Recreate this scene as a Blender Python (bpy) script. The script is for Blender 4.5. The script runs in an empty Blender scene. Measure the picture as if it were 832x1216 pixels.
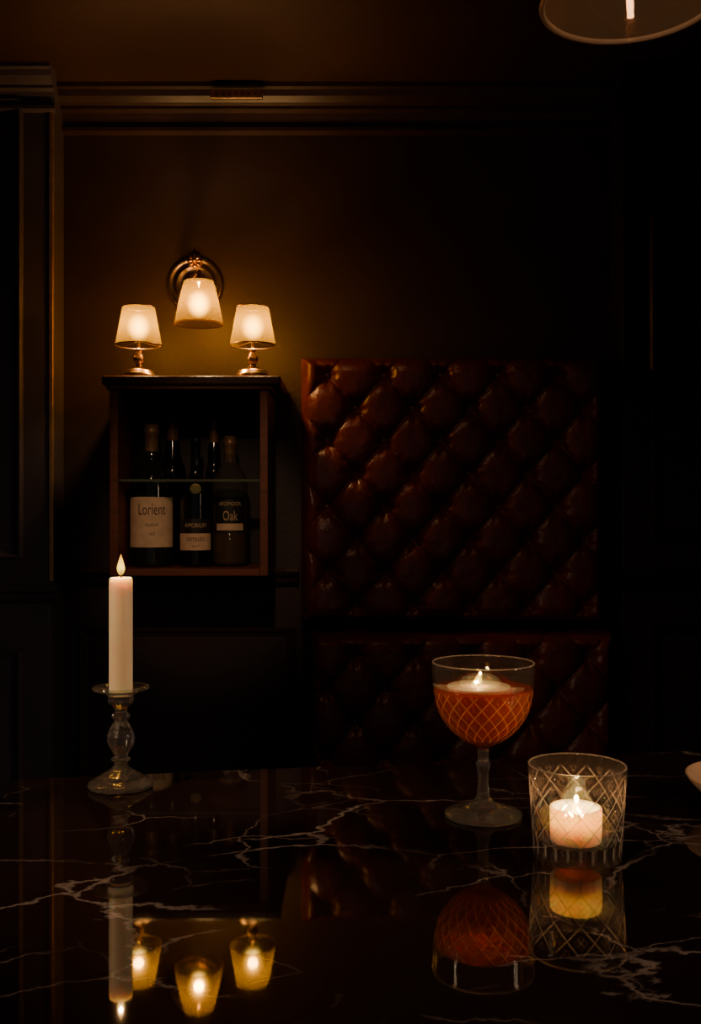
import bpy, bmesh, math, random
from math import sin, cos, pi, radians
from mathutils import Vector, Matrix
random.seed(4)
scn = bpy.context.scene
F = 1200.0
CZ = 1.016
TZ = 0.75
def P(px, py, D):
    return Vector(((px-416)/F*D, D, CZ-(py-608)/F*D))
def PX(px, D): return (px-416)/F*D
def PZ(py, D): return CZ-(py-608)/F*D

# ------------------------------------------------------------ materials
def new_mat(name):
    m = bpy.data.materials.new(name); m.use_nodes = True
    nt = m.node_tree
    for n in list(nt.nodes): nt.nodes.remove(n)
    out = nt.nodes.new('ShaderNodeOutputMaterial')
    return m, nt, out
def principled(name, col, rough=0.5, metal=0.0, noise=0.0, nscale=20, bump=0.0, bscale=60, **kw):
    m, nt, out = new_mat(name)
    b = nt.nodes.new('ShaderNodeBsdfPrincipled')
    b.inputs['Base Color'].default_value = (*col, 1)
    b.inputs['Roughness'].default_value = rough
    b.inputs['Metallic'].default_value = metal
    for k, v in kw.items():
        b.inputs[k.replace('_', ' ')].default_value = v
    tc = nt.nodes.new('ShaderNodeTexCoord')
    if noise > 0:
        n = nt.nodes.new('ShaderNodeTexNoise'); n.inputs['Scale'].default_value = nscale
        n.inputs['Detail'].default_value = 6
        nt.links.new(tc.outputs['Object'], n.inputs['Vector'])
        r = nt.nodes.new('ShaderNodeValToRGB')
        r.color_ramp.elements[0].position = 0.3; r.color_ramp.elements[1].position = 0.7
        r.color_ramp.elements[0].color = (*[c*(1-noise) for c in col], 1)
        r.color_ramp.elements[1].color = (*[min(1, c*(1+noise)) for c in col], 1)
        nt.links.new(n.outputs['Fac'], r.inputs['Fac'])
        nt.links.new(r.outputs['Color'], b.inputs['Base Color'])
    if bump > 0:
        n2 = nt.nodes.new('ShaderNodeTexNoise'); n2.inputs['Scale'].default_value = bscale
        n2.inputs['Detail'].default_value = 5
        nt.links.new(tc.outputs['Object'], n2.inputs['Vector'])
        bp = nt.nodes.new('ShaderNodeBump'); bp.inputs['Strength'].default_value = bump
        bp.inputs['Distance'].default_value = 0.002
        nt.links.new(n2.outputs['Fac'], bp.inputs['Height'])
        nt.links.new(bp.outputs['Normal'], b.inputs['Normal'])
    nt.links.new(b.outputs[0], out.inputs[0])
    return m

M_wall = principled('wall_paint', (0.042, 0.024, 0.024), 0.5, noise=0.15, nscale=6, bump=0.25, bscale=90)
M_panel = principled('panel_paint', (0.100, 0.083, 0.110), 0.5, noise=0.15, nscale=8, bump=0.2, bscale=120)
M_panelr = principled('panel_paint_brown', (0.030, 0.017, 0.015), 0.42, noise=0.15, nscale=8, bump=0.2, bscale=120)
M_trim = principled('trim_paint', (0.050, 0.026, 0.021), 0.34, noise=0.1, bump=0.1)
M_ceil = principled('ceiling_paint', (0.046, 0.018, 0.012), 0.6, noise=0.2, nscale=4, bump=0.2)
M_floor = principled('floor_wood', (0.04, 0.022, 0.014), 0.4, noise=0.4, nscale=9, bump=0.2)
M_brass = principled('aged_brass', (0.72, 0.46, 0.20), 0.28, 1.0, noise=0.25, nscale=40, bump=0.15, bscale=150)
M_brassm = principled('satin_brass', (0.80, 0.52, 0.25), 0.5, 1.0, noise=0.2, nscale=40)
M_brassd = principled('dark_brass', (0.42, 0.25, 0.12), 0.3, 1.0, noise=0.3, nscale=30)
M_nickel = principled('sconce_bronze', (0.66, 0.48, 0.33), 0.25, 1.0, noise=0.25, nscale=30)
M_wax = principled('candle_wax', (0.96, 0.74, 0.50), 0.45, noise=0.04, nscale=30, bump=0.05,
                   Subsurface_Weight=1.0, Subsurface_Scale=0.016)
M_wax.node_tree.nodes['Principled BSDF'].inputs['Subsurface Radius'].default_value = (1.0, 0.55, 0.28)
M_wick = principled('wick', (0.02, 0.015, 0.01), 0.9)
M_bottle = principled('bottle_glass_dark', (0.012, 0.016, 0.010), 0.06, noise=0.2, IOR=1.5, Coat_Weight=0.5)
M_bottle2 = principled('bottle_glass_black', (0.006, 0.006, 0.007), 0.08, IOR=1.5, Coat_Weight=0.5)
M_foil = principled('bottle_foil', (0.26, 0.15, 0.08), 0.4, 0.4, noise=0.3, nscale=80)
M_label = principled('label_paper', (0.80, 0.56, 0.36), 0.7, noise=0.12, nscale=50)
M_labelk = principled('label_black', (0.02, 0.018, 0.016), 0.5, noise=0.2)
M_ink = principled('label_ink', (0.07, 0.035, 0.02), 0.6)
M_gold = principled('label_gold', (0.70, 0.48, 0.26), 0.5, 0.0)
M_ceramic = principled('glazed_ceramic', (0.60, 0.38, 0.24), 0.2, noise=0.1, Coat_Weight=0.5)

def wood(name, c1, c2, rough):
    m, nt, out = new_mat(name)
    b = nt.nodes.new('ShaderNodeBsdfPrincipled'); b.inputs['Roughness'].default_value = rough
    tc = nt.nodes.new('ShaderNodeTexCoord'); mp = nt.nodes.new('ShaderNodeMapping')
    mp.inputs['Scale'].default_value = (6, 6, 60)
    n = nt.nodes.new('ShaderNodeTexNoise'); n.inputs['Scale'].default_value = 2; n.inputs['Detail'].default_value = 8
    n.inputs['Distortion'].default_value = 1.0
    r = nt.nodes.new('ShaderNodeValToRGB')
    r.color_ramp.elements[0].color = (*c1, 1); r.color_ramp.elements[1].color = (*c2, 1)
    r.color_ramp.elements[0].position = .3; r.color_ramp.elements[1].position = .7
    nt.links.new(tc.outputs['Object'], mp.inputs[0]); nt.links.new(mp.outputs[0], n.inputs['Vector'])
    nt.links.new(n.outputs['Fac'], r.inputs[0]); nt.links.new(r.outputs[0], b.inputs['Base Color'])
    nt.links.new(b.outputs[0], out.inputs[0])
    return m
M_wood = wood('cabinet_wood', (0.045, 0.018, 0.010), (0.10, 0.038, 0.018), 0.35)
M_woodred = wood('cabinet_wood_edge', (0.12, 0.034, 0.016), (0.21, 0.060, 0.026), 0.55)
M_wooddark = wood('cabinet_interior', (0.010, 0.007, 0.006), (0.020, 0.014, 0.011), 0.6)

def leather():
    m, nt, out = new_mat('oxblood_leather')
    b = nt.nodes.new('ShaderNodeBsdfPrincipled')
    tc = nt.nodes.new('ShaderNodeTexCoord')
    n = nt.nodes.new('ShaderNodeTexNoise'); n.inputs['Scale'].default_value = 9; n.inputs['Detail'].default_value = 6
    r = nt.nodes.new('ShaderNodeValToRGB')
    r.color_ramp.elements[0].position = .3; r.color_ramp.elements[1].position = .72
    r.color_ramp.elements[0].color = (0.11, 0.018, 0.011, 1); r.color_ramp.elements[1].color = (0.22, 0.038, 0.021, 1)
    v = nt.nodes.new('ShaderNodeTexVoronoi'); v.inputs['Scale'].default_value = 320
    n2 = nt.nodes.new('ShaderNodeTexNoise'); n2.inputs['Scale'].default_value = 28; n2.inputs['Detail'].default_value = 4
    bp = nt.nodes.new('ShaderNodeBump'); bp.inputs['Strength'].default_value = 0.25; bp.inputs['Distance'].default_value = 0.001
    bp2 = nt.nodes.new('ShaderNodeBump'); bp2.inputs['Strength'].default_value = 0.7; bp2.inputs['Distance'].default_value = 0.006
    for x in (n, v, n2): nt.links.new(tc.outputs['Object'], x.inputs['Vector'])
    nt.links.new(n.outputs['Fac'], r.inputs[0]); nt.links.new(r.outputs[0], b.inputs['Base Color'])
    nt.links.new(v.outputs['Distance'], bp.inputs['Height'])
    nt.links.new(n2.outputs['Fac'], bp2.inputs['Height'])
    nt.links.new(bp2.outputs[0], bp.inputs['Normal']); nt.links.new(bp.outputs[0], b.inputs['Normal'])
    b.inputs['Roughness'].default_value = 0.33
    b.inputs['IOR'].default_value = 1.6
    nt.links.new(b.outputs[0], out.inputs[0])
    return m
M_leather = leather()

def marble():
    m, nt, out = new_mat('black_marble')
    b = nt.nodes.new('ShaderNodeBsdfPrincipled')
    b.inputs['Roughness'].default_value = 0.03
    b.inputs['IOR'].default_value = 1.65
    tc = nt.nodes.new('ShaderNodeTexCoord')
    L = nt.links.new
    def vein(scale, width, seed, dist, sx=1.0, rot=0.3, mask=(0.45, 0.6), mscale=3.0):
        mp = nt.nodes.new('ShaderNodeMapping'); mp.inputs['Location'].default_value = (seed, seed*1.7, seed*.3)
        mp.inputs['Rotation'].default_value = (0, 0, rot)
        mp.inputs['Scale'].default_value = (sx, 1, 1)
        L(tc.outputs['Object'], mp.inputs[0])
        nn = nt.nodes.new('ShaderNodeTexNoise'); nn.inputs['Scale'].default_value = 8; nn.inputs['Detail'].default_value = 9
        nn.inputs['Roughness'].default_value = .60
        L(mp.outputs[0], nn.inputs['Vector'])
        sub = nt.nodes.new('ShaderNodeVectorMath'); sub.operation = 'SUBTRACT'; sub.inputs[1].default_value = (.5, .5, .5)
        L(nn.outputs['Color'], sub.inputs[0])
        sc = nt.nodes.new('ShaderNodeVectorMath'); sc.operation = 'SCALE'; sc.inputs['Scale'].default_value = dist
        L(sub.outputs[0], sc.inputs[0])
        ad = nt.nodes.new('ShaderNodeVectorMath'); ad.operation = 'ADD'
        L(mp.outputs[0], ad.inputs[0]); L(sc.outputs[0], ad.inputs[1])
        vo = nt.nodes.new('ShaderNodeTexVoronoi'); vo.feature = 'DISTANCE_TO_EDGE'; vo.inputs['Scale'].default_value = scale
        L(ad.outputs[0], vo.inputs['Vector'])
        mr = nt.nodes.new('ShaderNodeMapRange'); mr.inputs['From Min'].default_value = 0
        mr.inputs['From Max'].default_value = width; mr.inputs['To Min'].default_value = 1; mr.inputs['To Max'].default_value = 0
        L(vo.outputs['Distance'], mr.inputs['Value'])
        nm = nt.nodes.new('ShaderNodeTexNoise'); nm.inputs['Scale'].default_value = mscale; nm.inputs['Detail'].default_value = 4
        L(mp.outputs[0], nm.inputs['Vector'])
        mk = nt.nodes.new('ShaderNodeMapRange'); mk.inputs['From Min'].default_value = mask[0]; mk.inputs['From Max'].default_value = mask[1]
        L(nm.outputs['Fac'], mk.inputs['Value'])
        mu = nt.nodes.new('ShaderNodeMath'); mu.operation = 'MULTIPLY'
        L(mr.outputs[0], mu.inputs[0]); L(mk.outputs[0], mu.inputs[1])
        return mu
    v1 = vein(8.0, 0.015, 3.1, 0.10, 0.6, 0.25, (0.46, 0.62), 8)
    v2 = vein(14.0, 0.018, 8.3, 0.08, 0.7, -0.35, (0.49, 0.63), 9)
    v2b = nt.nodes.new('ShaderNodeMath'); v2b.operation = 'MULTIPLY'; v2b.inputs[1].default_value = 0.6
    L(v2.outputs[0], v2b.inputs[0])
    mx = nt.nodes.new('ShaderNodeMath'); mx.operation = 'MAXIMUM'
    L(v1.outputs[0], mx.inputs[0]); L(v2b.outputs[0], mx.inputs[1])
    mix = nt.nodes.new('ShaderNodeMix'); mix.data_type = 'RGBA'
    base = nt.nodes.new('ShaderNodeTexNoise'); base.inputs['Scale'].default_value = 5; base.inputs['Detail'].default_value = 6
    L(tc.outputs['Object'], base.inputs['Vector'])
    rr = nt.nodes.new('ShaderNodeValToRGB')
    rr.color_ramp.elements[0].color = (0.007, 0.004, 0.004, 1); rr.color_ramp.elements[1].color = (0.026, 0.012, 0.011, 1)
    rr.color_ramp.elements[0].position = .35; rr.color_ramp.elements[1].position = .75
    L(base.outputs['Fac'], rr.inputs[0]); L(rr.outputs[0], mix.inputs['A'])
    mix.inputs['B'].default_value = (0.36, 0.28, 0.25, 1)
    L(mx.outputs[0], mix.inputs['Factor'])
    L(mix.outputs['Result'], b.inputs['Base Color'])
    L(b.outputs[0], out.inputs[0])
    return m
M_marble = marble()

def glass(name, col=(1, 1, 1), rough=0.0, ior=1.5, trans=0.0, diff=0.0, cut=0.0, cutcol=(.95, .80, .64)):
    m, nt, out = new_mat(name)
    g = nt.nodes.new('ShaderNodeBsdfGlass'); g.inputs['Color'].default_value = (*col, 1)
    g.inputs['Roughness'].default_value = rough; g.inputs['IOR'].default_value = ior
    last = g
    if trans:
        t = nt.nodes.new('ShaderNodeBsdfTransparent'); t.inputs['Color'].default_value = (*col, 1)
        a = nt.nodes.new('ShaderNodeMixShader'); a.inputs[0].default_value = trans
        nt.links.new(last.outputs[0], a.inputs[1]); nt.links.new(t.outputs[0], a.inputs[2]); last = a
    if diff:
        d = nt.nodes.new('ShaderNodeBsdfDiffuse'); d.inputs['Color'].default_value = (.9, .80, .70, 1)
        a = nt.nodes.new('ShaderNodeMixShader'); a.inputs[0].default_value = diff
        nt.links.new(last.outputs[0], a.inputs[1]); nt.links.new(d.outputs[0], a.inputs[2]); last = a
    if cut:   # frosted engraving along the wheel cuts
        at = nt.nodes.new('ShaderNodeAttribute'); at.attribute_name = 'cut'
        mu = nt.nodes.new('ShaderNodeMath'); mu.operation = 'MULTIPLY'; mu.inputs[1].default_value = cut
        nt.links.new(at.outputs['Fac'], mu.inputs[0])
        tl_ = nt.nodes.new('ShaderNodeBsdfTranslucent'); tl_.inputs['Color'].default_value = (*cutcol, 1)
        df = nt.nodes.new('ShaderNodeBsdfDiffuse'); df.inputs['Color'].default_value = (*cutcol, 1)
        q = nt.nodes.new('ShaderNodeMixShader'); q.inputs[0].default_value = .6
        nt.links.new(tl_.outputs[0], q.inputs[1]); nt.links.new(df.outputs[0], q.inputs[2])
        a = nt.nodes.new('ShaderNodeMixShader'); nt.links.new(mu.outputs[0], a.inputs[0])
        nt.links.new(last.outputs[0], a.inputs[1]); nt.links.new(q.outputs[0], a.inputs[2]); last = a
    nt.links.new(last.outputs[0], out.inputs[0]); return m
M_glass = glass('clear_glass', (1, .99, .97), 0.0, 1.5, .05, .032)
M_crystal = glass('cut_crystal', (1, .985, .97), 0.0, 1.5, .88, .010, .40)
M_crystal2 = glass('cut_crystal_coupe', (1, .98, .95), 0.0, 1.5, .66, .008, .60, (1, .40, .10))  # amber cut tint paints in the drink's light showing through the engraving
M_pane = glass('green_shelf_glass', (0.55, 0.85, 0.62), 0.03, 1.5, .4, .1)
M_bottleclear = glass('bottle_glass_clear', (0.65, 0.66, 0.58), 0.03, 1.45, .5, .04)

def liquid():
    m, nt, out = new_mat('amber_cocktail')
    g = nt.nodes.new('ShaderNodeBsdfGlass'); g.inputs['Color'].default_value = (1.0, 0.30, 0.05, 1); g.inputs['IOR'].default_value = 1.35
    tr = nt.nodes.new('ShaderNodeBsdfTransparent'); tr.inputs['Color'].default_value = (1.0, 0.32, 0.05, 1)
    m0 = nt.nodes.new('ShaderNodeMixShader'); m0.inputs[0].default_value = 0.5
    nt.links.new(g.outputs[0], m0.inputs[1]); nt.links.new(tr.outputs[0], m0.inputs[2])
    t = nt.nodes.new('ShaderNodeBsdfPrincipled'); t.inputs['Base Color'].default_value = (0.85, 0.09, 0.008, 1)
    t.inputs['Subsurface Weight'].default_value = 1; t.inputs['Subsurface Scale'].default_value = 0.03
    t.inputs['Subsurface Radius'].default_value = (1, .25, .05); t.inputs['Roughness'].default_value = 0.05
    mx = nt.nodes.new('ShaderNodeMixShader'); mx.inputs[0].default_value = 0.26
    nt.links.new(m0.outputs[0], mx.inputs[1]); nt.links.new(t.outputs[0], mx.inputs[2])
    nt.links.new(mx.outputs[0], out.inputs[0]); return m
M_liquid = liquid()

def shade_mat(name, col, tfac, ribs=0):
    m, nt, out = new_mat(name)
    t = nt.nodes.new('ShaderNodeBsdfTranslucent'); t.inputs['Color'].default_value = (*col, 1)
    d = nt.nodes.new('ShaderNodeBsdfPrincipled'); d.inputs['Base Color'].default_value = (0.12, 0.07, 0.02, 1); d.inputs['Roughness'].default_value = .5
    tr = nt.nodes.new('ShaderNodeBsdfTransparent'); tr.inputs['Color'].default_value = (1, .72, .28, 1)
    a = nt.nodes.new('ShaderNodeMixShader'); a.inputs[0].default_value = 0.03
    b = nt.nodes.new('ShaderNodeMixShader')
    nt.links.new(t.outputs[0], a.inputs[1]); nt.links.new(d.outputs[0], a.inputs[2])
    nt.links.new(a.outputs[0], b.inputs[1]); nt.links.new(tr.outputs[0], b.inputs[2])
    tc = nt.nodes.new('ShaderNodeTexCoord')
    n = nt.nodes.new('ShaderNodeTexNoise'); n.inputs['Scale'].default_value = 260
    nt.links.new(tc.outputs['Object'], n.inputs['Vector'])
    mr = nt.nodes.new('ShaderNodeMapRange'); mr.inputs['To Min'].default_value = tfac*.8; mr.inputs['To Max'].default_value = tfac*1.2
    nt.links.new(n.outputs['Fac'], mr.inputs['Value']); nt.links.new(mr.outputs[0], b.inputs[0])
    nt.links.new(b.outputs[0], out.inputs[0]); return m
M_shade = shade_mat('golden_shade', (0.125, 0.082, 0.0006), 0.26)
M_shadeg = shade_mat('ribbed_glass_shade', (0.088, 0.056, 0.0004), 0.34)

def glow(name, col, strength, powr=3.0):
    m, nt, out = new_mat(name)
    e = nt.nodes.new('ShaderNodeEmission'); e.inputs['Color'].default_value = (*col, 1)
    lw = nt.nodes.new('ShaderNodeLayerWeight'); lw.inputs['Blend'].default_value = .5
    s = nt.nodes.new('ShaderNodeMath'); s.operation = 'SUBTRACT'; s.inputs[0].default_value = 1
    p = nt.nodes.new('ShaderNodeMath'); p.operation = 'POWER'; p.inputs[1].default_value = powr
    mu = nt.nodes.new('ShaderNodeMath'); mu.operation = 'MULTIPLY'; mu.inputs[1].default_value = strength
    nt.links.new(lw.outputs['Facing'], s.inputs[1]); nt.links.new(s.outputs[0], p.inputs[0])
    nt.links.new(p.outputs[0], mu.inputs[0]); nt.links.new(mu.outputs[0], e.inputs['Strength'])
    t = nt.nodes.new('ShaderNodeBsdfTransparent'); a = nt.nodes.new('ShaderNodeAddShader')
    nt.links.new(e.outputs[0], a.inputs[0]); nt.links.new(t.outputs[0], a.inputs[1])
    nt.links.new(a.outputs[0], out.inputs[0]); return m
M_bulb = glow('frosted_bulb', (1, .58, .08), 24, 6.0)
def flame_mat(name, strength, h):
    m, nt, out = new_mat(name)
    e = nt.nodes.new('ShaderNodeEmission')
    tc = nt.nodes.new('ShaderNodeTexCoord'); s = nt.nodes.new('ShaderNodeSeparateXYZ')
    mr = nt.nodes.new('ShaderNodeMapRange'); mr.inputs['From Max'].default_value = h
    r = nt.nodes.new('ShaderNodeValToRGB')
    r.color_ramp.elements[0].position = 0; r.color_ramp.elements[0].color = (0.25, 0.07, 0.01, 1)
    r.color_ramp.elements[1].position = 1; r.color_ramp.elements[1].color = (.9, .30, .015, 1)
    x = r.color_ramp.elements.new(.4); x.color = (1.6, .98, .06, 1)
    nt.links.new(tc.outputs['Object'], s.inputs[0]); nt.links.new(s.outputs['Z'], mr.inputs['Value'])
    nt.links.new(mr.outputs[0], r.inputs[0]); nt.links.new(r.outputs[0], e.inputs['Color'])
    e.inputs['Strength'].default_value = strength
    t = nt.nodes.new('ShaderNodeBsdfTransparent'); a = nt.nodes.new('ShaderNodeAddShader')
    nt.links.new(e.outputs[0], a.inputs[0]); nt.links.new(t.outputs[0], a.inputs[1])
    nt.links.new(a.outputs[0], out.inputs[0]); return m

# ------------------------------------------------------------ geometry helpers
def link(o, parent=None):
    scn.collection.objects.link(o)
    if parent: o.parent = parent
    return o
def empty(name, loc):
    e = bpy.data.objects.new(name, None); e.empty_display_size = 0.05; e.location = loc
    scn.collection.objects.link(e); return e
def mesh_obj(name, verts, faces, mat, parent=None, smooth=False, loc=None):
    me = bpy.data.meshes.new(name); me.from_pydata([tuple(v) for v in verts], [], faces)
    me.materials.append(mat)
    bm = bmesh.new(); bm.from_mesh(me); bmesh.ops.recalc_face_normals(bm, faces=bm.faces); bm.to_mesh(me); bm.free()
    if smooth:
        for p in me.polygons: p.use_smooth = True
    o = bpy.data.objects.new(name, me)
    if loc is not None: o.location = loc
    return link(o, parent)
def box(name, x0, x1, y0, y1, z0, z1, mat, parent=None, bevel=0.0):
    o = mesh_obj(name, [(x0,y0,z0),(x1,y0,z0),(x1,y1,z0),(x0,y1,z0),(x0,y0,z1),(x1,y0,z1),(x1,y1,z1),(x0,y1,z1)],
                 [(0,3,2,1),(4,5,6,7),(0,1,5,4),(1,2,6,5),(2,3,7,6),(3,0,4,7)], mat, parent)
    if bevel:
        b = o.modifiers.new('b', 'BEVEL'); b.width = bevel; b.segments = 3
    return o
def lathe(name, prof, mat, parent=None, segs=64, smooth=True, rfun=None, loc=None, closed=False):
    verts, faces, rings = [], [], []
    for r, z in prof:
        if r <= 1e-6:
            rings.append([len(verts)]); verts.append((0, 0, z))
        else:
            ring = []
            for i in range(segs):
                th = 2*pi*i/segs
                rr = r if rfun is None else rfun(r, z, th)
                ring.append(len(verts)); verts.append((rr*cos(th), rr*sin(th), z))
            rings.append(ring)
    n = len(rings)
    for k in range(n if closed else n-1):
        a, b = rings[k], rings[(k+1) % n]
        for i in range(segs):
            j = (i+1) % segs
            if len(a) == 1 and len(b) == 1: continue
            if len(a) == 1: faces.append((a[0], b[i], b[j]))
            elif len(b) == 1: faces.append((a[i], a[j], b[0]))
            else: faces.append((a[i], a[j], b[j], b[i]))
    return mesh_obj(name, verts, faces, mat, parent, smooth, loc)
def interp(pts, n):
    out = []
    m = len(pts)
    for k in range(m-1):
        p0 = pts[max(k-1, 0)]; p1 = pts[k]; p2 = pts[k+1]; p3 = pts[min(k+2, m-1)]
        for i in range(n):
            t = i/n
            q = []
            for c in (0, 1):
                q.append(0.5*((2*p1[c])+(-p0[c]+p2[c])*t+(2*p0[c]-5*p1[c]+4*p2[c]-p3[c])*t*t+(-p0[c]+3*p1[c]-3*p2[c]+p3[c])*t**3))
            out.append((max(q[0], 0), q[1]))
    out.append(pts[-1])
    return out
def tube(name, pts, r, mat, parent=None, res=12):
    cu = bpy.data.curves.new(name, 'CURVE'); cu.dimensions = '3D'; cu.bevel_depth = r; cu.bevel_resolution = 4
    cu.resolution_u = res; cu.use_fill_caps = True
    s = cu.splines.new('BEZIER'); s.bezier_points.add(len(pts)-1)
    for bp, p in zip(s.bezier_points, pts):
        bp.co = p; bp.handle_left_type = 'AUTO'; bp.handle_right_type = 'AUTO'
    cu.materials.append(mat)
    o = bpy.data.objects.new(name, cu)
    return link(o, parent)
def moulding(name, axis, a0, a1, prof, mat, parent=None):
    v, f = [], []
    n = len(prof)
    for x in (a0, a1):
        for (y, z) in prof: v.append((x, y, z))
    for i in range(n):
        j = (i+1) % n
        f.append((i, j, n+j, n+i))
    f.append(tuple(range(n))); f.append(tuple(range(2*n-1, n-1, -1)))
    return mesh_obj(name, v, f, mat, parent)
def frame_panel(name, x0, x1, z0, z1, y, mat, w=0.018, d=0.012):
    pr = [(0, 0), (0.0, d*.6), (w*.2, d), (w*.45, d*.85), (w*.6, d*.4), (w, d*.25), (w, 0)]
    v, f = [], []
    for ins, dep in pr:
        for cx, cz in ((x0+ins, z0+ins), (x1-ins, z0+ins), (x1-ins, z1-ins), (x0+ins, z1-ins)):
            v.append((cx, y-dep, cz))
    for k in range(len(pr)-1):
        for i in range(4):
            j = (i+1) % 4
            f.append((4*k+i, 4*k+j, 4*k+4+j, 4*k+4+i))
    return mesh_obj(name, v, f, mat)
def point(name, loc, power, col, rad, parent=None):
    l = bpy.data.lights.new(name, 'POINT'); l.energy = power; l.color = col; l.shadow_soft_size = rad
    o = bpy.data.objects.new(name, l); o.location = loc
    return link(o, parent)
def spot(name, loc, target, power, col, angle, rad, blend=1.0):
    l = bpy.data.lights.new(name, 'SPOT'); l.energy = power; l.color = col; l.shadow_soft_size = rad
    l.spot_size = radians(angle); l.spot_blend = blend
    o = bpy.data.objects.new(name, l); o.location = loc
    o.rotation_euler = (Vector(target)-Vector(loc)).to_track_quat('-Z', 'Y').to_euler()
    return link(o)

# ------------------------------------------------------------ room shell
WY = 2.20
CEIL = 1.93
LX, RX = -1.25, 1.35
box('floor', LX, RX, -0.9, WY, -0.05, 0, M_floor)
box('ceiling', LX-.1, RX+.1, -0.9, WY+.1, CEIL, CEIL+.05, M_ceil)
box('wall_back', LX-.1, RX+.1, WY, WY+.1, -0.05, CEIL, M_wall)
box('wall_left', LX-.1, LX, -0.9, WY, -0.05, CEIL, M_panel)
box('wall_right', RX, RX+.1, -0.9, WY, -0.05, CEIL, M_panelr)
PLX = -0.623
PY = 2.10
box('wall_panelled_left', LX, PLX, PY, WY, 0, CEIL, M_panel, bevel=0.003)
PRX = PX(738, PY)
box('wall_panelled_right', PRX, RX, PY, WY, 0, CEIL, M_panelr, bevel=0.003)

def cornice(yw, ztop, s=1.0):
    p = [(0, 0), (-.055, 0), (-.055, -.010), (-.048, -.014), (-.044, -.026), (-.034, -.036), (-.026, -.040), (-.026, -.047),
         (-.016, -.052), (-.012, -.064), (-.010, -.078), (-.016, -.082), (-.016, -.090), (0, -.094)]
    return [(yw+a*s, ztop+b*s) for a, b in p]
moulding('trim_1', 'x', PLX, PRX, cornice(WY, CEIL), M_trim)
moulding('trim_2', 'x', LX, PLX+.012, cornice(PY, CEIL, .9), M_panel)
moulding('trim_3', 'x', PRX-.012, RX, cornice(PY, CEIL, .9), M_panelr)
def rail(yw, zc, s=1.0):
    p = [(0, .020), (-.030, .020), (-.034, .014), (-.030, .006), (-.020, .002), (-.016, -.010), (-.008, -.018), (0, -.020)]
    return [(yw+a*s, zc+b*s) for a, b in p]
moulding('trim_4', 'x', PLX, PX(355, WY), rail(WY, PZ(686, 2.18)), M_trim)
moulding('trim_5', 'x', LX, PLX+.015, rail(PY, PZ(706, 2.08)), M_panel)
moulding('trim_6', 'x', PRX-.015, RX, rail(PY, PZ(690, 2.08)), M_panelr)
frame_panel('trim_7', -1.0, PX(28, PY), PZ(664, PY), PZ(118, PY), PY, M_panel, .022, .014)
frame_panel('trim_8', -1.0, PX(28, PY), .12, PZ(770, PY), PY, M_panel, .022, .014)
frame_panel('trim_9', PX(95, WY), PX(350, WY), .12, PZ(745, WY), WY, M_trim)
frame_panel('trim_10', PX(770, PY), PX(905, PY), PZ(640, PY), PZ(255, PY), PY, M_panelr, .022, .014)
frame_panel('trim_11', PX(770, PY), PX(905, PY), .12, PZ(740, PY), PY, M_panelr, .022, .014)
moulding('baseboard_back', 'x', PLX, PRX, [(WY, 0), (WY-.02, 0), (WY-.02, .09), (WY-.01, .11), (WY, .11)], M_trim)
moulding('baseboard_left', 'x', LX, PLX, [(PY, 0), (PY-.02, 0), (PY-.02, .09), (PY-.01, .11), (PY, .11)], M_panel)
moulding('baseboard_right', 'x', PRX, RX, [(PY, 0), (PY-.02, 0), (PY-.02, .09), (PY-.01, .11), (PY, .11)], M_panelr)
box('trim_12', PLX-.002, PLX+.006, PY-.004, PY+.006, PZ(690, PY), PZ(110, PY), M_brassm, bevel=0.001)
e = empty('brass_vent_plate', P(281, 113, 2.14))
box('plate', -.055, .055, -.006, .004, -.009, .009, M_brass, e, .002)
for i in range(7):
    box('slot_%d' % i, -.045+i*.0135, -.038+i*.0135, -.0085, -.006, -.004, .004, M_brassd, e)

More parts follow.
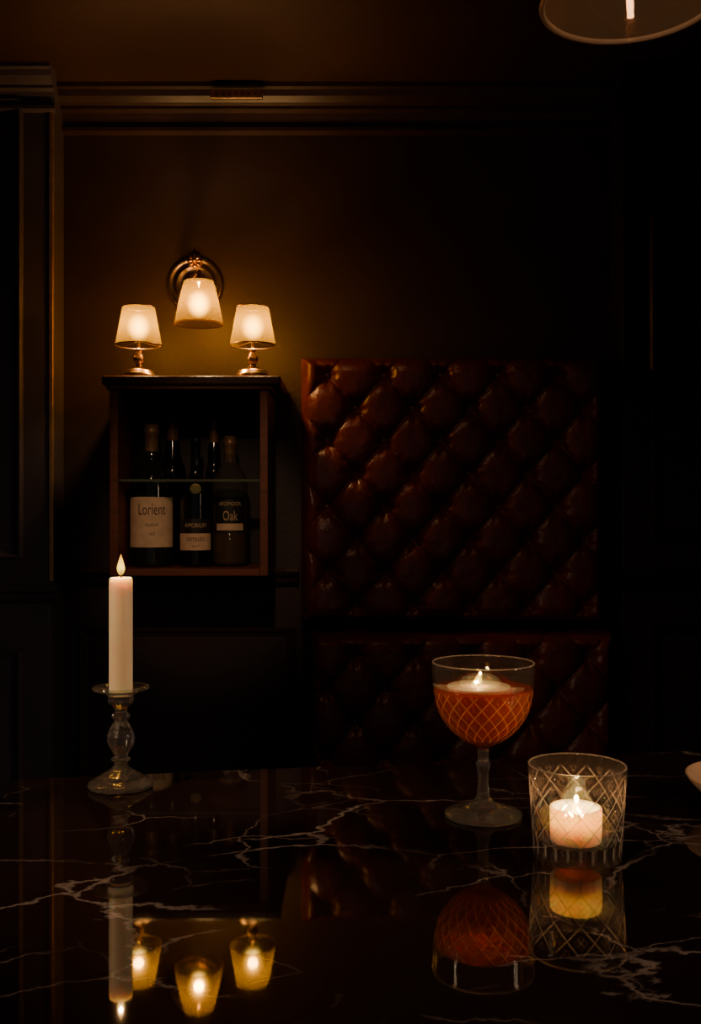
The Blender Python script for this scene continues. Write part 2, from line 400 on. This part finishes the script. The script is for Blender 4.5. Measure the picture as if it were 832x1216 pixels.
# ------------------------------------------------------------ banquette (tufted)
def tufted(name, x0, x1, z0, z1, ybase, depth, pitch, rowh, phx, phz, parent, nx=280, nz=250, amp=0.0135, edge=0.026):
    v, f = [], []
    def h(x, z):
        u = (x-phx)/pitch; w = (z-phz)/(2*rowh)
        a = u+w; b = u-w
        s = abs(sin(pi*a)*sin(pi*b))
        da = a-round(a); db = b-round(b)
        rr = da*da+db*db
        bt = math.exp(-rr/0.036)
        pil = 0.30*(s+.0004)**0.35 + 0.70*(1-(1-s)**2)**0.5
        hh = amp*(pil-1.15*bt)
        ang = math.atan2(db, da)
        hh += 0.0022*sin(ang*6+3*math.floor(a)+5*math.floor(b))*math.exp(-rr/0.09)*min(1, rr/.01)
        e = min(x-x0, x1-x, z-z0, z1-z)
        t = max(0, min(1, e/edge))
        roll = math.sqrt(max(0, 1-(1-t)**2))
        return roll*(depth-amp) + hh*(0.25+0.75*min(1, e/(edge*1.4)))*(1 if e > 0 else 0)
    for j in range(nz+1):
        z = z0+(z1-z0)*j/nz
        for i in range(nx+1):
            x = x0+(x1-x0)*i/nx
            v.append((x, ybase-max(0, h(x, z)), z))
    for j in range(nz):
        for i in range(nx):
            a = j*(nx+1)+i
            f.append((a, a+1, a+nx+2, a+nx+1))
    o = mesh_obj(name, v, f, M_leather, parent, True)
    bm = bmesh.new()
    for k in range(-20, 21):
        for l in range(-20, 21):
            x = phx+pitch*(k+l)/2; z = phz+2*rowh*(k-l)/2
            if x0+.02 < x < x1-.02 and z0+.02 < z < z1-.02:
                y = ybase-h(x, z)
                bmesh.ops.create_uvsphere(bm, u_segments=16, v_segments=10, radius=0.0065,
                    matrix=Matrix.Translation((x, y-.001, z)) @ Matrix.Diagonal((1, .5, 1, 1)))
    me = bpy.data.meshes.new(name+'_buttons'); bm.to_mesh(me); bm.free(); me.materials.append(M_leather)
    for p in me.polygons: p.use_smooth = True
    link(bpy.data.objects.new(name+'_buttons', me), parent)
    return o
bq = empty('tufted_leather_banquette', (0, 0, 0))
BX0, BX1 = PX(355, 2.08), PX(722, 2.08)
tufted('backrest', BX0, BX1, PZ(744, 2.07), PZ(420, 2.08), 2.16, .09, .118, .068, BX0+.058, PZ(445, 2.08), bq)
tufted('lumbar', PX(365, 2.05), PX(735, 2.05), .47, PZ(750, 2.05), 2.16, .12, .118, .068, BX0+.116, PZ(780, 2.05), bq)
box('backboard', BX0+.004, BX1-.002, 2.155, WY-.001, .47, PZ(422, 2.08), M_wooddark, bq)
tb = box('seat', PX(365, 2.05), PX(735, 2.05), 1.55, 2.155, .32, .468, M_leather, bq, .03)
box('plinth', PX(370, 2.05), PX(730, 2.05), 1.60, 2.155, 0.0, .32, M_wooddark, bq, .004)

# ------------------------------------------------------------ marble table
C = Vector((-.339, 1.007)); U = Vector((.986, .168)); V = Vector((.168, -.986))
te = empty('marble_table', (C.x+U.x*.65+V.x*.39, C.y+U.y*.65+V.y*.39, 0))
te.rotation_euler = (0, 0, math.atan2(U.y, U.x))
o = box('top', -.65, .65, -.39, .39, TZ-.03, TZ, M_marble, te)
bm = bmesh.new(); bm.from_mesh(o.data)
bmesh.ops.bevel(bm, geom=[e for e in bm.edges], offset=.004, segments=4, affect='EDGES'); bm.to_mesh(o.data); bm.free()
lathe('pedestal', [(0, 0), (.22, 0), (.22, .012), (.20, .02), (.06, .035), (.035, .06), (.03, .3), (.03, .6), (.045, .66), (.12, .70), (.14, TZ-.0305), (0, TZ-.0305)], M_brassd, te, 48)

# ------------------------------------------------------------ cabinet
CF, CB = 1.99, 2.198
cx0, cx1 = PX(130, CF), PX(318, CF)
cz0, cz1 = PZ(684, CF), 1.283
cab = empty('wall_cabinet', ((cx0+cx1)/2, (CF+CB)/2, cz0))
def cbox(n, x0, x1, y0, y1, z0, z1, m, bev=.0015):
    l = cab.location
    return box(n, x0-l.x, x1-l.x, y0-l.y, y1-l.y, z0-l.z, z1-l.z, m, cab, bev)
T = .016
cbox('lid', cx0-.013, cx1+.026, CF-.014, CB, cz1-.018, cz1, M_wood, .004)
cbox('lid_moulding', cx0-.006, cx1+.008, CF-.006, CB, cz1-.026, cz1-.018, M_woodred, .002)
cbox('side_a', cx0, cx0+T, CF, CB, cz0, cz1-.026, M_woodred)
cbox('side_b', cx1-T, cx1, CF, CB, cz0, cz1-.026, M_woodred)
cbox('bottom', cx0+T, cx1-T, CF, CB, cz0, cz0+.014, M_woodred)
cbox('back', cx0+T, cx1-T, CB-.008, CB, cz0+.014, cz1-.026, M_wooddark)
cbox('glass_shelf', cx0+T, cx1-T, CF+.004, CF+.040, PZ(572, CF), PZ(572, CF)+.005, M_pane, .0005)
FLOORZ = cz0+.014

# ------------------------------------------------------------ bottles
def text_wrap(name, body, width, radius, z, mat, parent, ang0=-pi/2, font_h=None, fr=0.0006):
    cu = bpy.data.curves.new('t', 'FONT'); cu.body = body; cu.align_x = 'CENTER'; cu.align_y = 'CENTER'; cu.size = 0.02
    cu.resolution_u = 3
    to = bpy.data.objects.new('t', cu); scn.collection.objects.link(to)
    dg = bpy.context.evaluated_depsgraph_get()
    me = bpy.data.meshes.new_from_object(to.evaluated_get(dg))
    bpy.data.objects.remove(to)
    xs = [v.co.x for v in me.vertices]; w = max(xs)-min(xs); s = width/w
    for v in me.vertices:
        x = v.co.x*s; zz = v.co.y*s*(1.25 if font_h is None else font_h)
        a = ang0 + x/radius
        v.co = ((radius+fr)*cos(a), (radius+fr)*sin(a), z+zz)
    me.materials.clear(); me.materials.append(mat)
    me.name = name
    return link(bpy.data.objects.new(name, me), parent)
def label_patch(name, r, z0, z1, half, mat, parent, ang0=-pi/2, off=.0004):
    v, f = [], []; n = 28
    for i in range(n+1):
        a = ang0-half+2*half*i/n
        for z in (z0, z1): v.append(((r+off)*cos(a), (r+off)*sin(a), z))
    for i in range(n): f.append((2*i, 2*i+2, 2*i+3, 2*i+1))
    return mesh_obj(name, v, f, mat, parent, True)
def bottle(name, px, D, h, r, sh, neckr, mat, foil=None, kind=0):
    e = empty(name, (PX(px, D), D, FLOORZ+.0005))
    e.rotation_euler = (0, 0, math.atan2(e.location.y, e.location.x)-pi/2)
    body_h = h*sh
    pr = [(0, .004), (r*.6, .003), (r*.93, 0), (r, .005), (r, .012), (r, body_h*.5), (r, body_h*.96)]
    sp = interp([(r, body_h*.96), (r*.96, body_h*1.04), (r*.75, body_h*1.13), (neckr*1.35, body_h*1.25), (neckr, body_h*1.38)], 6)
    pr += sp[1:]
    pr += [(neckr*.96, h*.93), (neckr*1.15, h*.94), (neckr*1.15, h*.965), (neckr*.98, h*.97), (neckr*.98, h), (0, h)]
    lathe('glass_body', pr, mat, e, 48)
    if foil:
        lathe('foil_capsule', [(neckr*1.06, h*.80), (neckr*1.05, h*.925), (neckr*1.22, h*.935), (neckr*1.22, h*.968), (neckr*1.08, h*.975), (neckr*1.06, h*1.003), (0, h*1.003)], foil, e, 32)
    return e
b1 = bottle('wine_bottle', 180, 2.085, .292, .0445, .60, .0135, M_bottle, M_foil)
label_patch('paper_label', .0445, .040, .142, 1.25, M_label, b1)
text_wrap('label_title', 'Lorient', .056, .0445, .116, M_ink, b1, font_h=1.7)
text_wrap('label_subtitle', 'RESERVE', .026, .0445, .085, M_ink, b1)
text_wrap('label_year', '1972', .013, .0445, .066, M_ink, b1)
b2 = bottle('wine_bottle', 205, 2.158, .312, .029, .62, .0125, M_bottle2, M_foil)
b3 = bottle('liqueur_bottle', 232, 2.080, .272, .0325, .55, .0095, M_bottle2, M_bottle2)
label_patch('dark_label', .0325, .034, .098, 1.2, M_labelk, b3)
label_patch('pale_band', .0325, .034, .068, 1.2, M_label, b3, off=.0007)
text_wrap('label_title', 'AMORIUM', .044, .0325, .084, M_gold, b3, fr=.001)
text_wrap('label_text', 'DISTILLED', .036, .0325, .056, M_ink, b3, fr=.0012)
text_wrap('label_small', 'No. 7', .014, .0325, .042, M_ink, b3, fr=.0012)
badge = lathe('badge', [(0, -.0), (.011, 0), (.012, .001), (.010, .002), (0, .0025)], M_gold, b3, 32)
badge.location = (0, -.0305, .158); badge.rotation_euler = (pi/2-.45, 0, 0)
b4 = bottle('whisky_bottle', 273, 2.100, .268, .0365, .64, .0115, M_bottleclear, M_foil)
lathe('whisky', [(0, .006), (.033, .006), (.0345, .01), (.0345, .13), (0, .13)], principled('whisky_dark', (.13, .06, .018), .1), b4, 40)
label_patch('round_label', .0365, .070, .142, .95, M_labelk, b4)
text_wrap('label_title', 'ARDMOOR', .046, .0365, .128, M_gold, b4, fr=.001)
text_wrap('label_mark', 'Oak', .030, .0365, .103, M_gold, b4, fr=.001, font_h=1.6)
label_patch('pale_band', .0365, .074, .088, .8, M_label, b4, off=.0008)
b5 = bottle('wine_bottle', 254, 2.168, .318, .018, .6, .010, M_bottle2, M_foil)

# ------------------------------------------------------------ table lamps
WARM = (1.0, .53, .20)
def table_lamp(px, D=2.022):
    e = empty('table_lamp', (PX(px, D), D, cz1+.0005))
    lathe('base', [(0, 0), (.032, 0), (.033, .004), (.032, .009), (.029, .010), (.029, .014), (.024, .016), (.014, .018), (.009, .022), (0, .022)], M_brass, e, 48)
    lathe('stem', interp([(.007, .021), (.006, .028), (.010, .033), (.011, .040), (.008, .048), (.0055, .053), (.009, .057), (.004, .060), (.003, .075)], 4), M_brass, e, 32)
    n = 10
    lathe('shade', [(.046-(.046-.032)*i/n, .066+.076*i/n) for i in range(n+1)], M_shade, e, 72)
    for nm, r, z in (('shade_rim_lower', .0462, .066), ('shade_rim_upper', .0322, .142)):
        lathe(nm, [(r+.0007*cos(t*pi/3), z+.0012*sin(t*pi/3)) for t in range(6)], M_brassd, e, 64, closed=True)
    for k in range(3):
        a = k*2*pi/3+.5
        tube('spider_%d' % k, [(0, 0, .075), (.02*cos(a), .02*sin(a), .070), (.046*cos(a), .046*sin(a), .0665)], .0006, M_brassd, e)
    lathe('bulb', [(.029*sin(t*pi/24), .103-.032*cos(t*pi/24)) for t in range(25)], M_bulb, e, 40)
    point('added_rim_light', (0, 0, .103), 1.6, WARM, .010, e)
table_lamp(164.5); table_lamp(300)

# ------------------------------------------------------------ wall sconce
SD = 2.02
sc = empty('wall_sconce', (PX(232, WY), WY, PZ(339, WY)))
bp_ = lathe('backplate', [(0, 0), (.060, 0), (.062, .004), (.060, .009), (.055, .010), (.052, .007), (.046, .006), (.042, .010), (.038, .010), (.034, .006), (.022, .008), (.016, .016), (.010, .022), (0, .024)], M_nickel, sc, 64)
bp_.rotation_euler = (pi/2, 0, 0)
for k in range(8):
    a = k*pi/4
    pet = lathe('rosette_petal_%d' % k, [(0, -.008), (.003, -.006), (.0045, 0), (.003, .006), (0, .008)], M_brass, sc, 12)
    pet.location = (.009*cos(a), -.014, .050+.009*sin(a)); pet.rotation_euler = (0, pi/2-a, 0)
ce = lathe('rosette_centre', [(0, -.006), (.004, -.004), (.006, 0), (.004, .004), (0, .006)], M_brass, sc, 16); ce.location = (0, -.018, .050)
sx = PX(236, SD)-sc.location.x; sy = SD-WY
szt = PZ(334, SD)-sc.location.z; szb = PZ(385, SD)-sc.location.z
tube('arm', [(0, -.015, -.004), (0, -.08, -.006), (sx*.8, sy*.75, -.002), (sx, sy, szt+.010), (sx, sy, szt+.002)], .004, M_nickel, sc)
cap = lathe('shade_cap', [(0, .010), (.006, .009), (.010, .004), (.018, 0), (.018, -.002), (.006, -.004), (0, -.016)], M_nickel, sc, 32)
cap.location = (sx, sy, szt)
N = 40
prof = [(.0285+(.0482-.0285)*(t**.85), szt-(szt-szb)*t) for t in [i/14 for i in range(15)]]
sh = lathe('glass_shade', prof, M_shadeg, sc, 240, rfun=lambda r, z, th: r*(1+.018*cos(N*th)))
sh.location = (sx, sy, 0)
rim = lathe('shade_rim', [(.0486+.0013*cos(t*pi/4), szb+.0013*sin(t*pi/4)) for t in range(8)], M_shadeg, sc, 64, closed=True); rim.location = (sx, sy, 0)
zm = (szt+szb)/2-.002
lathe('bulb', [(.029*sin(t*pi/24), zm-.032*cos(t*pi/24)) for t in range(25)], M_bulb, sc, 40, loc=(sx, sy, 0))
point('added_rim_light', (sx, sy, zm), 2.8, WARM, .010, sc)

# ------------------------------------------------------------ flames
def flame(h, r, loc, strength, parent, power, lr=.45):
    pts = [(0, 0), (r*.55, h*.10), (r*.95, h*.28), (r*.9, h*.45), (r*.5, h*.72), (r*.18, h*.9), (0, h)]
    o = lathe('flame', interp(pts, 5), flame_mat('flame_glow_%s' % parent.name, strength, h), parent, 24, loc=loc)
    point('flame_light', (loc[0], loc[1], loc[2]+h*.5), power, (1, .50, .20), r*lr, parent)
    return o
# taper candle + holder
D1 = .976
ch = empty('glass_candlestick', (PX(143.5, D1), D1, TZ+.0005))
hp = interp([(0, .0), (.026, .0), (.0305, .0015), (.0305, .0045), (.026, .0075), (.021, .009), (.019, .012), (.012, .016), (.0075, .020),
      (.0065, .024), (.0095, .027), (.0065, .030), (.008, .034), (.0118, .041), (.0128, .049), (.0095, .058), (.0062, .064), (.0085, .067), (.0085, .070), (.0058, .073),
      (.0075, .078), (.012, .082), (.0125, .088), (.018, .0915), (.0262, .0945), (.0268, .0965), (.0250, .0972), (.0130, .0950), (.0125, .0935), (.0122, .088), (0, .0865)], 4)
def flute(r, z, th):
    if .030 < z < .064 : return r*(1+.045*cos(8*th))
    if .002 < z < .012 and r > .013: return r*(1+.015*cos(16*th))
    return r
lathe('holder', hp, M_glass, ch, 96, rfun=flute)
tc_ = empty('taper_candle', (ch.location.x, D1, TZ+.0005+.0885))
ctop = PZ(686, D1)-tc_.location.z
lathe('wax', [(0, 0), (.0105, 0), (.0112, .004), (.0112, ctop-.004), (.0108, ctop-.0005), (.0098, ctop+.0003), (.0075, ctop-.0012), (0, ctop-.002)], M_wax, tc_, 48)
tube('wick', [(0, 0, ctop-.004), (0.0003, 0, ctop+.003), (.0008, 0, ctop+.008)], .0007, M_wick, tc_)
flame(.0215, .0038, (0, 0, ctop+.0015), 1.2, tc_, .14)

# ------------------------------------------------------------ coupe
D2 = .884
cp = empty('cocktail_glass', (PX(573.5, D2), D2, TZ+.0005))
def tri(t):
    t = t-math.floor(t); return 1-abs(2*t-1)
out_pts = interp([(.0052, .058), (.008, .0615), (.018, .0665), (.030, .0765), (.0385, .089), (.0425, .102), (.0440, .116), (.0448, .1335)], 14)
out_pts_lo = interp([(0, 0.0), (.030, 0), (.0332, .001), (.0332, .0028), (.027, .005), (.014, .009), (.0065, .016), (.0048, .024), (.0044, .036), (.0060, .043), (.0062, .046), (.0046, .050), (.0050, .0575)], 5)
def cut_coupe(r, z, th):
    if z < .063 or z > .1115: return r, 0
    if r < .0075: return r, 0
    fade = max(0, min(1, (z-.063)/.006, (.1115-z)/.002))
    a = 20*th/(2*pi); s = (z-.063)/.0145
    g = min(tri(a+s), tri(a-s))
    g3 = min(tri(2*(a+s)+.5), tri(2*(a-s)+.5))
    star = max(0, 1-g/.24)
    if tri(a+s) > .6 and tri(a-s) > .6: star = max(star, .8*max(0, 1-abs(tri(a+s)-.85)/.1)*max(0, 1-abs(tri(a-s)-.85)/.3))
    return r-.0012*fade*(1-min(1, g*1.35)), fade*star
inner = [(r-.0024, z+.0004) for r, z in out_pts if z > .067]
inner[0] = (inner[0][0], inner[0][1]+.001)
def cut_lathe(name, outer, inner, mat, parent, rfun, segs):
    verts, faces, rings, cut = [], [], [], []
    for lst, fn in ((outer, rfun), (inner, None)):
        for r, z in lst:
            if r <= 1e-6:
                rings.append([len(verts)]); verts.append((0, 0, z)); cut.append(0); continue
            ring = []
            for i in range(segs):
                th = 2*pi*i/segs
                rr, c = fn(r, z, th) if fn else (r, 0)
                ring.append(len(verts)); verts.append((rr*cos(th), rr*sin(th), z)); cut.append(c)
            rings.append(ring)
    for k in range(len(rings)-1):
        a, b = rings[k], rings[k+1]
        for i in range(segs):
            j = (i+1) % segs
            if len(a) == 1: faces.append((a[0], b[i], b[j]))
            elif len(b) == 1: faces.append((a[i], a[j], b[0]))
            else: faces.append((a[i], a[j], b[j], b[i]))
    o = mesh_obj(name, verts, faces, mat, parent, True)
    at = o.data.attributes.new('cut', 'FLOAT', 'POINT')
    at.data.foreach_set('value', cut)
    return o
inn = list(reversed(inner)) + [(0, inner[0][1]-.001)]
lip = [(.0445, .1341), (.0432, .1341)]
cut_lathe('bowl', [(0, .058)]+out_pts+lip, inn, M_crystal2, cp, cut_coupe, 400)
lathe('lip', [(.0440+.0006*cos(t*pi/4), .1340+.0006*sin(t*pi/4)) for t in range(8)], glass('polished_lip', (1, .97, .92), 0.02, 1.5, .2, .16), cp, 96, closed=True)
def facet(r, z, th):
    if r > .012 and z > .0025: return r*(1+.02*cos(12*th))
    if .014 < z < .040: return r*(1+.06*cos(6*th))
    return r
lathe('stem_and_foot', out_pts_lo+[(0, .0575)], M_glass, cp, 96, rfun=facet)
LZ = .1130
liq = [(0, inner[0][1]-.0002)] + [(r-.0004, z) for r, z in inner if z < LZ-.001]
rl = liq[-1][0]
liq += [(rl+.0002, LZ-.0003), (rl-.001, LZ-.0006), (0, LZ-.0006)]
lathe('drink', liq, M_liquid, cp, 96)
fc = empty('floating_candle', (cp.location.x-.004, D2, cp.location.z+LZ-.0040))
lathe('wax', [(0, 0), (.024, 0), (.0265, .002), (.0275, .0042), (.027, .0050), (.025, .0046), (0, .0042)], M_wax, fc, 64)
tube('wick', [(0, 0, .004), (0, 0, .008)], .0006, M_wick, fc)
flame(.0105, .0030, (0, 0, .0055), 1.8, fc, .035)

# ------------------------------------------------------------ tumbler with tealight
D3 = .7785
tu = empty('crystal_tumbler', (PX(685, D3), D3, TZ+.0005))
H = .0712
def ro(z): return .0335+(.0376-.0335)*(z/H)
outer = [(0, .0012), (.022, .001), (.030, 0), (.0330, .0008)] + [(ro(.0016+(H-.0022-.0016)*i/120), .0016+(H-.0022-.0016)*i/120) for i in range(121)] + [(ro(H)-.0003, H-.0006), (ro(H)-.001, H)]
innr = [(ro(H)-.0018, H-.0002), (ro(H)-.0022, H-.002)] + [(ro(z)-.0030, z) for z in [H-.006-(H-.006-.018)*i/10 for i in range(11)]] + [(.0285, .0135), (.026, .0125), (0, .0122)]
def cut_tumbler(r, z, th):
    if z < .004 or z > .0625: return r, 0
    N = 11
    a = N*th/(2*pi)
    d = 0.0; c = 0.0
    if z > .016:
        s = (z-.016)/.0232
        g = min(tri(a+s), tri(a-s))
        fade = max(0, min(1, (.0625-z)/.003, (z-.016)/.002))
        d = .0010*max(0, 1-g/.2)*fade
        c = max(0, 1-g/.11)*fade
        g2 = min(tri(4*(a+s)), tri(4*(a-s)))
        if tri(a+s) > .5 and tri(a-s) > .5:
            d = max(d, .0005*(1-min(1, g2*1.3))*fade)
            c = max(c, .6*fade*max(0, 1-g2/.35))
    else:
        g = tri(2*a)
        fd = max(0, min(1, (z-.004)/.003, (.016-z)/.002))
        d = .0012*max(0, 1-g/.75)*fd; c = .8*max(0, 1-g/.4)*fd
    return r-d, c
cut_lathe('glass', outer, innr, M_crystal, tu, cut_tumbler, 440)
lathe('lip', [(ro(H)-.0010+.0008*cos(t*pi/4), H-.0002+.0006*sin(t*pi/4)) for t in range(8)], glass('polished_tumbler_lip', (1, .97, .92), 0.02, 1.5, .2, .12), tu, 96, closed=True)
tl = empty('tealight_candle', (tu.location.x-.001, D3, tu.location.z+.0125))
lathe('wax', [(0, 0), (.0185, 0), (.0193, .001), (.0197, .012), (.0197, .0255), (.0190, .0266), (.0176, .0262), (.0170, .024), (.0166, .0125), (.015, .0115), (0, .011)], M_wax, tl, 64)
tube('wick', [(0, 0, .010), (0, 0, .018)], .0006, M_wick, tl)
flame(.0160, .0032, (0, 0, .0172), 2.4, tl, .13, .9)

# ------------------------------------------------------------ bowl at right edge
bw = empty('ceramic_bowl', (PX(908, .894), .894, TZ+.0005))
lathe('bowl', interp([(0, .0), (.028, 0), (.030, .002), (.029, .004), (.045, .010), (.060, .021), (.067, .030), (.0662, .0315), (.0645, .030), (.057, .022), (.043, .013), (.025, .008), (0, .007)], 5), M_ceramic, bw, 80)

# ------------------------------------------------------------ glass pendant
DP = 1.15
pe = empty('glass_pendant_light', (PX(748, DP), DP, PZ(2, DP)))
R = 103/F*DP
pp = interp([(R, 0), (R*1.01, .006), (R*.97, .03), (R*.80, .065), (R*.5, .09), (.022, .10)], 6)
pi_ = [(r-.003, z-.0015) for r, z in reversed(pp)]
M_pend = glass('smoked_pendant_glass', (.95, .80, .66), 0.02, 1.5, .3, .09)
lathe('glass_dome', pp+pi_, M_pend, pe, 96, closed=True)
lathe('rim_bead', [(R+.0034*cos(t*pi/4), .0034*sin(t*pi/4)) for t in range(8)], glass('pendant_rim_glass', (1, .9, .8), 0.05, 1.5, .2, .45), pe, 96, closed=True)
lathe('socket', [(0, .045), (.016, .045), (.018, .05), (.018, .092), (.026, .099), (.026, .112), (.010, .118), (0, .118)], M_brassd, pe, 48)
lathe('bulb', interp([(0, .022), (.012, .025), (.018, .034), (.013, .044), (.010, .048)], 5), M_brassd, pe, 40)
lathe('rod', [(.003, .115), (.003, CEIL-pe.location.z-.012), (.035, CEIL-pe.location.z-.010), (.038, CEIL-pe.location.z-.001), (0, CEIL-pe.location.z-.001)], M_brassd, pe, 32)
point('added_rim_light', (0, 0, .012), .09, (1, .50, .22), .004, pe)  # added glow to bring out the dome rim; the pendant is off

# ------------------------------------------------------------ lights / world
spot('added_table_spot', (pe.location.x, DP, pe.location.z+.002), (.06, .80, .75), 3.0, (1, .66, .42), 85, .012)  # added spot to light the glassware; the pendant itself is unlit
spot('added_fill_spot', (-.15, .35, 1.90), (-.29, 2.0, 1.03), 24.0, (1, .62, .36), 16, .04, .7)  # added fill to brighten the bottle labels, no real fixture
spot('added_fill_spot', (-.60, .55, 1.90), (PX(143, D1), D1, .84), 22, (1, .56, .29), 20, .03)  # added fill aimed at the taper candle and its holder
spot('added_fill_spot', (-.25, 1.35, 1.90), (.08, 2.1, 1.0), 2.1, (1, .52, .26), 62, .03)  # added fill to lift the tufted leather
def strip(name, loc, target, power, sx_, sy_, spread):
    l = bpy.data.lights.new(name, 'AREA'); l.shape = 'RECTANGLE'; l.size = sx_; l.size_y = sy_; l.energy = power; l.color = (1, .70, .44)
    l.spread = radians(spread)
    o = bpy.data.objects.new(name, l); o.location = loc
    o.rotation_euler = (Vector(target)-Vector(loc)).to_track_quat('-Z', 'Y').to_euler(); link(o)
strip('added_highlight_strip', (-1.20, .45, 1.20), (.05, .9, .80), .9, .04, .5, 60)  # added unseen strip, draws bright highlight lines in the glass
strip('added_highlight_strip', (1.30, .45, 1.20), (0, .9, .80), .9, .04, .5, 60)  # same added strip from the right side, also for glass highlights
w = bpy.data.worlds.new('World'); scn.world = w; w.use_nodes = True
w.node_tree.nodes['Background'].inputs[0].default_value = (.94, .92, 1, 1)
w.node_tree.nodes['Background'].inputs[1].default_value = 0.038

cam = bpy.data.cameras.new('camera'); co = bpy.data.objects.new('camera', cam); link(co)
cam.sensor_fit = 'VERTICAL'; cam.sensor_height = 36; cam.sensor_width = 36*832/1216; cam.lens = 36*F/1216
co.location = (0, 0, CZ); co.rotation_euler = (pi/2, 0, 0); cam.clip_start = .02
scn.camera = co
